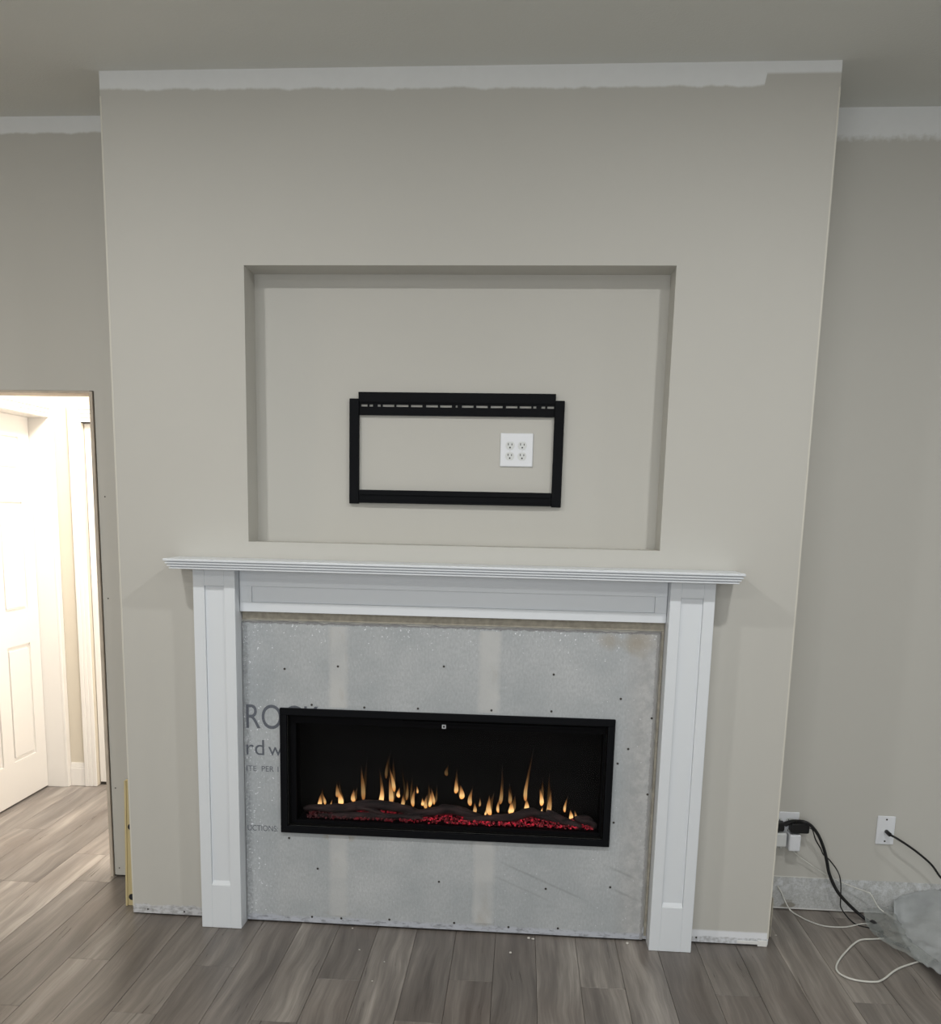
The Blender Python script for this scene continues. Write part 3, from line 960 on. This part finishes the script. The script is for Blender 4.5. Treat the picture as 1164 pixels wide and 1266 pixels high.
# flames: three lathe shapes shared by all
FL = [(0.689, 0.425, 0.039, 0.019, 0.8), (0.711, 0.434, 0.033, 0.012, 0.5), (0.735, 0.427, 0.021, 0.007, 0.5), (0.759, 0.467, 0.043, 0.017, 0.3), (0.773, 0.434, 0.055, 0.024, 1), (0.822, 0.448, 0.04, 0.019, 0.6), (0.859, 0.459, 0.123, 0.019, 0.22), (0.925, 0.452, 0.07, 0.021, 0.9), (0.945, 0.548, 0.078, 0.012, 0.07), (0.964, 0.446, 0.103, 0.021, 0.5), (0.977, 0.501, 0.084, 0.016, 0.5), (0.993, 0.475, 0.027, 0.016, 0.8), (1.008, 0.442, 0.036, 0.016, 0.5), (1.022, 0.466, 0.072, 0.012, 0.15), (1.047, 0.441, 0.063, 0.016, 0.5), (1.065, 0.499, 0.018, 0.009, 0.6), (1.083, 0.451, 0.018, 0.014, 0.9), (1.097, 0.439, 0.042, 0.016, 0.5), (1.11, 0.446, 0.048, 0.016, 0.9), (1.126, 0.453, 0.054, 0.012, 0.5), (1.172, 0.569, 0.03, 0.016, 0.07), (1.207, 0.499, 0.048, 0.019, 0.6), (1.229, 0.482, 0.042, 0.023, 0.8), (1.262, 0.453, 0.054, 0.019, 0.5), (1.28, 0.429, 0.03, 0.016, 0.5), (1.297, 0.454, 0.024, 0.009, 0.3), (1.338, 0.422, 0.067, 0.023, 0.7), (1.319, 0.422, 0.014, 0.009, 0.9), (1.374, 0.47, 0.078, 0.016, 0.25), (1.368, 0.437, 0.039, 0.012, 0.7), (1.413, 0.432, 0.037, 0.025, 1), (1.41, 0.471, 0.048, 0.016, 0.25), (1.467, 0.486, 0.101, 0.016, 0.4), (1.471, 0.448, 0.032, 0.021, 0.9), (1.527, 0.471, 0.054, 0.018, 0.9), (1.529, 0.438, 0.012, 0.007, 0.9), (1.552, 0.432, 0.087, 0.021, 0.4), (1.557, 0.436, 0.03, 0.016, 0.8), (1.614, 0.445, 0.042, 0.011, 0.6), (1.638, 0.419, 0.026, 0.018, 0.9), (1.656, 0.42, 0.024, 0.011, 0.5)]


def flame_bm(lean, curl):
    bm = bmesh.new()
    prof = [(0.0, 0.12), (0.06, 0.36), (0.18, 0.5), (0.34, 0.46), (0.5, 0.36), (0.66, 0.25), (0.8, 0.15), (0.92, 0.07), (1.0, 0.01)]
    rings = []
    for z, r in prof:
        cx = lean * z * z + curl * math.sin(z * 5.0)
        rings.append([bm.verts.new((cx + math.cos(2 * math.pi * k / 12) * r, math.sin(2 * math.pi * k / 12) * r * 0.8, z)) for k in range(12)])
    for a, b in zip(rings, rings[1:]):
        for k in range(12): bm.faces.new((a[k], a[(k + 1) % 12], b[(k + 1) % 12], b[k]))
    bm.faces.new(rings[0]); bm.faces.new(rings[-1])
    return bm

fsrc = []
for i, (a, b) in enumerate(((0.35, 0.12), (-0.3, 0.1), (0.1, -0.18))):
    o = obj('flame', flame_bm(a, b), 'flame', ef, smooth=True, at=(0, 0, 0))
    fsrc.append(o)
rnd = random.Random(5)
for i, (x, z, h, wd, it) in enumerate(FL):
    src = fsrc[i % 3]
    o = src if i < 3 else share(src, 'flame', ef, (x, 0.1, z))
    o.location = Vector((x, 0.112 + rnd.uniform(-0.004, 0.018), z - 0.012)) - world_loc(ef)
    o.scale = (wd * 0.85, wd * 0.45, h + 0.014)
    o.color = (it, it, it, 1)
    if h > 0.035:
        q = share(src, 'flame', ef, (x, 0.1, z))
        q.location = o.location + Vector((rnd.uniform(-0.006, 0.006), 0.012, 0.004))
        q.scale = (wd * 0.7, wd * 0.3, h * rnd.uniform(1.3, 2.0))
        q.color = (it * 0.12, it * 0.12, it * 0.12, 1)
        q.rotation_euler = (0, rnd.uniform(-0.12, 0.12), 0)
    o.rotation_euler = (0, rnd.uniform(-0.15, 0.15), 0)

# ------------------------------------------------------------------ television bracket in the recess
tb = empty('tv_wall_bracket', (1.18, RD - 0.001, 1.545), 'black metal television wall bracket frame with a slotted top rail', 'bracket')
yb = RD - 0.0006
for (a, b) in ((0.8055, 0.8395), (1.5195, 1.5535)):
    bm = bmesh.new()
    box(bm, a, b, yb - 0.016, yb, 1.545, 1.905, 0.0015)
    obj('side_rail', bm, 'black_metal', tb)
# bottom rail: channel with a lip
bm = bmesh.new()
box(bm, 0.8400, 1.5190, yb - 0.013, yb, 1.552, 1.594, 0.0012)
box(bm, 0.8400, 1.5190, yb - 0.022, yb - 0.0132, 1.548, 1.556, 0.0012)
box(bm, 0.8400, 1.5190, yb - 0.018, yb - 0.0132, 1.576, 1.5935, 0.0012)
obj('bottom_rail', bm, 'black_metal', tb)
# top rail: hooked upper flange, slotted web, lower flange
bm = bmesh.new()
TX0, TX1 = 0.8365, 1.5225
box(bm, TX0, TX1, yb - 0.0115, yb - 0.0075, 1.894, 1.928, 0.001)
box(bm, TX0, TX1, yb - 0.0115, yb - 0.0045, 1.893, 1.8955)
box(bm, TX0, TX1, yb - 0.0065, yb - 0.0045, 1.850, 1.876)
box(bm, TX0, TX1, yb - 0.012, yb - 0.0066, 1.850, 1.8535)
slots = [(0.846, 0.868), (0.875, 0.887), (0.904, 0.914), (0.922, 0.962), (0.970, 1.012), (1.021, 1.061), (1.074, 1.115), (1.123, 1.164), (1.1775, 1.1835), (1.199, 1.239),
         (1.249, 1.288), (1.299, 1.340), (1.352, 1.391), (1.399, 1.439), (1.446, 1.456), (1.474, 1.487), (1.494, 1.517)]
edges = [TX0] + [v for s_ in slots for v in s_] + [TX1]
for i in range(0, len(edges), 2): box(bm, edges[i], edges[i + 1], yb - 0.0065, yb - 0.0045, 1.8758, 1.8932)
SZ0, SZ1 = 1.8795, 1.8865
for (a, b) in slots:
    box(bm, a, b, yb - 0.0065, yb - 0.0045, 1.8758, SZ0); box(bm, a, b, yb - 0.0065, yb - 0.0045, SZ1, 1.8932)
for x in (TX0, TX1 - 0.0016): box(bm, x, x + 0.0016, yb - 0.0115, yb - 0.0064, 1.850, 1.893)
box(bm, TX0, TX1, yb - 0.0045, yb - 0.0002, 1.8520, 1.8545)
obj('top_rail', bm, 'black_metal', tb)

# ------------------------------------------------------------------ outlets


def receptacle(parent, cx, cz, yf, r=0.0165):
    """yf: front of the plate; face stands 1.5 mm proud"""
    o = obj('receptacle', disc_y(bmesh.new(), cx, cz, yf - 0.0016, yf - 0.0002, r, 24, flat=r * 0.84), 'ivory', parent)
    bm = bmesh.new()
    for sx in (-1, 1): box(bm, cx + sx * 0.0062 - 0.0013, cx + sx * 0.0062 + 0.0013, yf - 0.0022, yf - 0.0017, cz + 0.001, cz + 0.0085 - (0.0012 if sx > 0 else 0))
    disc_y(bm, cx, cz - 0.0065, yf - 0.0022, yf - 0.0017, 0.0027, 10)
    obj('slot', bm, 'slot', o)
    return o

yf = RD - 0.0065
qo = empty('wall_outlet', (1.3929, RD - 0.003, 1.6821), 'white four-socket outlet plate inside the television bracket', 'outlet')
obj('cover_plate', B(1.3359, 1.4499, yf, RD - 0.0004, 1.6821, 1.7961, bevel=0.003, seg=2), 'plate', qo)
for (x, z) in ((1.370, 1.7535), (1.4125, 1.7535), (1.370, 1.7175), (1.4125, 1.7175)): receptacle(qo, x, z, yf, 0.0158)
for x in (1.370, 1.4125):
    obj('plate_screw', disc_y(bmesh.new(), x, 1.7355, yf - 0.0008, yf - 0.0001, 0.0022, 10), 'ivory', qo)

# right alcove: double outlet with four plugs
ya = AD - 0.0065
po = empty('wall_outlet', (2.4745, AD - 0.003, 0.2885), 'white outlet plate low in the right alcove, crowded with plugs', 'outlet')
obj('cover_plate', B(2.4175, 2.5315, ya, AD - 0.0004, 0.2885, 0.4025, bevel=0.003, seg=2), 'plate', po)
for (x, z) in ((2.451, 0.366), (2.497, 0.366), (2.451, 0.325), (2.497, 0.325)): receptacle(po, x, z, ya)

yp = ya - 0.0026
# black angled plug with thick cord
pc = empty('power_cable', (2.47, yp - 0.02, 0.35), 'thick black power cord plugged in at the outlet behind the chimney breast', 'power cord')
bm = bmesh.new()
box(bm, 2.436, 2.470, yp - 0.030, yp, 0.333, 0.369, 0.004)
obj('plug', bm, 'rubber', pc)
yc = yp - 0.022
bm = tube(bmesh.new(), [(2.4705, yc, 0.360), (2.492, yc - 0.008, 0.374), (2.509, yc - 0.020, 0.382)], lambda t: 0.0105 - 0.004 * t, 10, 5)
obj('strain_relief', bm, 'rubber', pc)
bm = tube(bmesh.new(), [(2.509, yc - 0.020, 0.382), (2.53, 0.283, 0.386), (2.558, 0.283, 0.372), (2.590, 0.29, 0.334), (2.620, 0.30, 0.275), (2.638, 0.305, 0.220), (2.651, 0.305, 0.173), (2.684, 0.30, 0.108), (2.731, 0.295, 0.057), (2.780, 0.285, 0.016), (2.800, 0.25, 0.0068), (2.805, 0.20, 0.0068), (2.80, 0.14, 0.0068), (2.84, 0.06, 0.0068), (2.90, 0.0, 0.0068), (2.98, -0.02, 0.0068)], 0.0062, 10, 8)
obj('cable', bm, 'rubber', pc, smooth=True)
obj('connector', tube(bmesh.new(), [(2.803, 0.235, 0.0125), (2.806, 0.20, 0.0125), (2.801, 0.145, 0.0125)], 0.0122, 10, 4), 'rubber', pc, label='thick black connector under the thin sheet')
# black flat adapter with thin wire
pa = empty('power_adapter', (2.53, yp - 0.02, 0.34), 'black block power adapter with a thin black wire, right of the thick cord plug', 'adapter')
bm = bmesh.new()
box(bm, 2.491, 2.560, yp - 0.045, yp, 0.332, 0.372, 0.006, 2)
obj('body', bm, 'rubber', pa)
obj('top_plate', B(2.503, 2.545, yp - 0.036, yp - 0.010, 0.3722, 0.3735), 'black_metal', pa, label='slightly shiny black top plate')
bm = tube(bmesh.new(), [(2.5602, 0.318, 0.352), (2.575, 0.314, 0.345), (2.592, 0.322, 0.305), (2.615, 0.322, 0.268), (2.626, 0.318, 0.246), (2.650, 0.318, 0.226), (2.680, 0.322, 0.190), (2.694, 0.314, 0.161), (2.701, 0.311, 0.121), (2.705, 0.313, 0.070), (2.712, 0.31, 0.030), (2.74, 0.24, 0.0035), (2.80, 0.2, 0.003)], 0.0024, 6, 8)
obj('wire', bm, 'rubber', pa, smooth=True)
# white chargers
c1 = empty('charger', (2.46, yp - 0.02, 0.29), 'white cube charger half hidden behind the chimney breast edge', 'charger')
obj('body', B(2.434, 2.483, yp - 0.030, yp, 0.270, 0.326, bevel=0.006, seg=3), 'ivory', c1, smooth=False)
bm = bmesh.new()
for x in (2.444, 2.462): box(bm, x, x + 0.006, yp - 0.018, yp - 0.010, 0.262, 0.2699)
obj('port', bm, 'ivory', c1)
c2 = empty('charger', (2.51, yp - 0.02, 0.29), 'white upright charger with a long thin white cord, below the black adapter', 'charger')
obj('body', B(2.487, 2.531, yp - 0.046, yp, 0.2595, 0.3260, bevel=0.006, seg=3), 'plate', c2)
bm = tube(bmesh.new(), [(2.511, 0.318, 0.2593), (2.516, 0.322, 0.248), (2.562, 0.330, 0.213), (2.644, 0.332, 0.162), (2.727, 0.326, 0.126), (2.798, 0.31, 0.106), (2.812, 0.298, 0.100), (2.843, 0.29, 0.052), (2.880, 0.27, 0.030), (2.93, 0.20, 0.02)], 0.0026, 6, 8)
obj('cord', bm, 'cord_white', c2, smooth=True)
# coax plate
cx = empty('coax_plate', (2.8595, AD - 0.003, 0.2885), 'white cable-television wall plate with two screws in the right alcove', 'wall plate')
obj('cover_plate', B(2.826, 2.894, ya, AD - 0.0004, 0.2885, 0.4025, bevel=0.003, seg=2), 'plate', cx)
for z in (0.302, 0.389):
    obj('plate_screw', disc_y(bmesh.new(), 2.86, z, ya - 0.001, ya - 0.0001, 0.0035, 10), 'screw', cx)
obj('jack', disc_y(bmesh.new(), 2.86, 0.344, ya - 0.008, ya - 0.0002, 0.0062, 6), 'chrome', cx)
cc = empty('coax_cable', (2.86, ya - 0.01, 0.344), 'black coaxial cable running right from the white wall plate', 'cable')
obj('connector', tube(bmesh.new(), [(2.86, ya - 0.0082, 0.344), (2.8615, ya - 0.022, 0.342), (2.866, ya - 0.033, 0.3385)], 0.0076, 10, 4), 'rubber', cc)
bm = tube(bmesh.new(), [(2.866, ya - 0.033, 0.3385), (2.888, 0.293, 0.330), (2.952, 0.287, 0.290), (3.017, 0.285, 0.238), (3.065, 0.285, 0.182), (3.12, 0.265, 0.168), (3.22, 0.21, 0.178), (3.42, 0.12, 0.20), (3.62, 0.06, 0.20), (3.74, 0.03, 0.10), (3.82, 0.0, 0.012), (4.1, -0.15, 0.005), (4.6, -0.2, 0.005)], 0.0042, 8, 8)
obj('cable', bm, 'rubber', cc, smooth=True)

# loose white cords on the floor
bm = tube(bmesh.new(), [(2.470, 0.345, 0.100), (2.486, 0.343, 0.075), (2.500, 0.338, 0.045), (2.522, 0.318, 0.010), (2.552, 0.270, 0.0032), (2.570, 0.242, 0.0030), (2.616, 0.203, 0.003), (2.691, 0.202, 0.003), (2.767, 0.240, 0.003), (2.83, 0.25, 0.003)], 0.0027, 6, 8)
o = obj('thin_white_cable', bm, 'cord_white', smooth=True)
setp(o, 'thin white cable curving off the bare plaster strip onto the floor', 'cable')
bm = tube(bmesh.new(), [(2.83, 0.12, 0.0038), (2.768, 0.106, 0.0038), (2.703, 0.084, 0.0038), (2.619, -0.024, 0.0038), (2.559, -0.125, 0.0038), (2.548, -0.185, 0.0038), (2.580, -0.227, 0.0038), (2.642, -0.237, 0.0038), (2.682, -0.216, 0.0038), (2.761, -0.131, 0.0038), (2.850, -0.069, 0.0038), (2.95, -0.01, 0.0038)], 0.0035, 8, 8)
o = obj('white_cable', bm, 'cord_white', smooth=True)
setp(o, 'thicker white cable looped on the planks in front of the plastic sheet', 'cable')

# ------------------------------------------------------------------ crumpled plastic sheet
ps = empty('plastic_sheet', (3.1, 0.1, 0.0), 'crumpled grey plastic drop sheet heaped in the right corner by the wall', 'drop sheet')


def interp(tab, v):
    if v <= tab[0][0]: return tab[0][1]
    for (a, b), (c_, d) in zip(tab, tab[1:]):
        if v <= c_:
            t = (v - a) / (c_ - a); return b + (d - b) * t
    return tab[-1][1]


def sstep(a, b, v):
    t = max(0.0, min(1.0, (v - a) / (b - a))); return t * t * (3 - 2 * t)

XM = [(-0.60, 2.93), (-0.35, 2.90), (-0.23, 2.866), (-0.13, 2.862), (-0.03, 2.850), (0.06, 2.858), (0.165, 2.872), (0.25, 2.888), (0.30, 2.902), (0.345, 2.918)]
bm = bmesh.new()
NU, NV = 70, 60
grid = []
for j in range(NV + 1):
    y = -0.60 + (0.345 + 0.60) * j / NV
    row = []
    x0 = interp(XM, y)
    for i in range(NU + 1):
        u = i / NU
        x = x0 + (3.65 - x0) * u ** 1.4
        d = x - x0
        rise = sstep(-0.02, 0.34, d)
        h = 0.036 + 0.034 * rise + 0.018 * sstep(0.05, 0.33, y) * sstep(0.0, 0.16, d) + 0.10 * sstep(0.30, 0.8, d)
        h += 0.045 * sstep(0.22, 0.33, y)
        h += 0.018 * mnoise.noise(Vector((x * 5, y * 5, 1.7))) + 0.008 * abs(mnoise.noise(Vector((x * 30, y * 24, 7.0)))) + 0.014 * mnoise.noise(Vector((x * 13, y * 9, 4.0)))
        h -= 0.03 * (1 - sstep(0.0, 0.03, d)) * (0.6 + 0.8 * mnoise.noise(Vector((y * 14, 0, 2))))
        front = sstep(-0.60, -0.35, y)
        h = 0.004 + (max(0.014, h) - 0.004) * front
        row.append(bm.verts.new((x, y, max(h, 0.006))))
    grid.append(row)
for j in range(NV):
    for i in range(NU): bm.faces.new((grid[j][i], grid[j][i + 1], grid[j + 1][i + 1], grid[j + 1][i]))
obj('heap', bm, 'sheet', ps, smooth=True)
XF = [(-0.13, 2.852), (-0.086, 2.835), (-0.023, 2.805), (0.05, 2.765), (0.10, 2.758), (0.146, 2.762), (0.20, 2.768), (0.30, 2.792), (0.34, 2.81)]
bm = bmesh.new()
grid = []
NU, NV = 18, 40
for j in range(NV + 1):
    y = -0.13 + 0.465 * j / NV
    xa = interp(XF, y); xb = interp(XM, y) + 0.05
    row = []
    for i in range(NU + 1):
        u = i / NU
        x = xa + (xb - xa) * u
        h = 0.022 + 0.022 * sstep(0, 0.6, u) * (1 - 0.75 * sstep(0.55, 0.85, u)) + 0.010 * mnoise.noise(Vector((x * 22, y * 16, 9))) + 0.006 * mnoise.noise(Vector((x * 50, y * 40, 3)))
        h += 0.006 * (1 - sstep(0, 0.1, u)) * (1 if y < 0.1 else 0.3)
        row.append(bm.verts.new((x, y, max(0.0085, h))))
    grid.append(row)
for j in range(NV):
    for i in range(NU): bm.faces.new((grid[j][i], grid[j][i + 1], grid[j + 1][i + 1], grid[j + 1][i]))
obj('flap', bm, 'flap', ps, smooth=True, label='thin see-through flap of the sheet')

# ------------------------------------------------------------------ spirit level and lath behind the corners
lv = empty('spirit_level', (-0.034, 0.08, 0.0), 'yellow spirit level standing upright behind the left chimney corner', 'level')
tilt = 0.026
LVH = 0.50


def lean(bm):
    for v in bm.verts: v.co.x += v.co.z * tilt
    return bm
bm = bmesh.new()
box(bm, -0.058, -0.051, 0.066, 0.094, 0.0006, LVH)
box(bm, -0.0215, -0.0145, 0.066, 0.094, 0.0006, LVH)
box(bm, -0.051, -0.0215, 0.072, 0.088, 0.0006, LVH)
obj('beam', lean(bm), 'yellow', lv)
for z in (0.035, 0.318):
    obj('hang_hole', lean(disc_y(bmesh.new(), -0.0355, z, 0.0705, 0.0719, 0.0125, 16)), 'slot', lv)
lt = obj('wood_lath', B(2.3825, 2.3870, 0.085, 0.115, 0.0006, 0.15), 'tan')
setp(lt, 'short tan strip standing at the right side of the chimney breast foot', 'lath')

# ------------------------------------------------------------------ plaster crumbs on the planks
bm = bmesh.new()
rnd = random.Random(11)
for (x, y, s) in ((0.845, -0.03, .004), (1.495, -0.035, .006), (1.51, -0.04, .005), (1.43, -0.16, .005), (1.85, -0.035, .006), (2.39, 0.12, .005), (2.41, 0.10, .004), (0.98, -0.42, .003), (1.0, -0.28, .003), (0.9, -0.2, .003)):
    bmesh.ops.create_icosphere(bm, subdivisions=1, radius=1, matrix=Matrix.Translation((x, y, s * 0.35)) @ Matrix.Rotation(rnd.uniform(0, 3), 4, 'Z') @ Matrix.Diagonal((s * 1.4, s, s * 0.45, 1)))
o = obj('plaster_crumbs', bm, 'crumb', kind='stuff')
setp(o, 'pale plaster crumbs scattered on the planks at the foot of the cement board', 'debris')
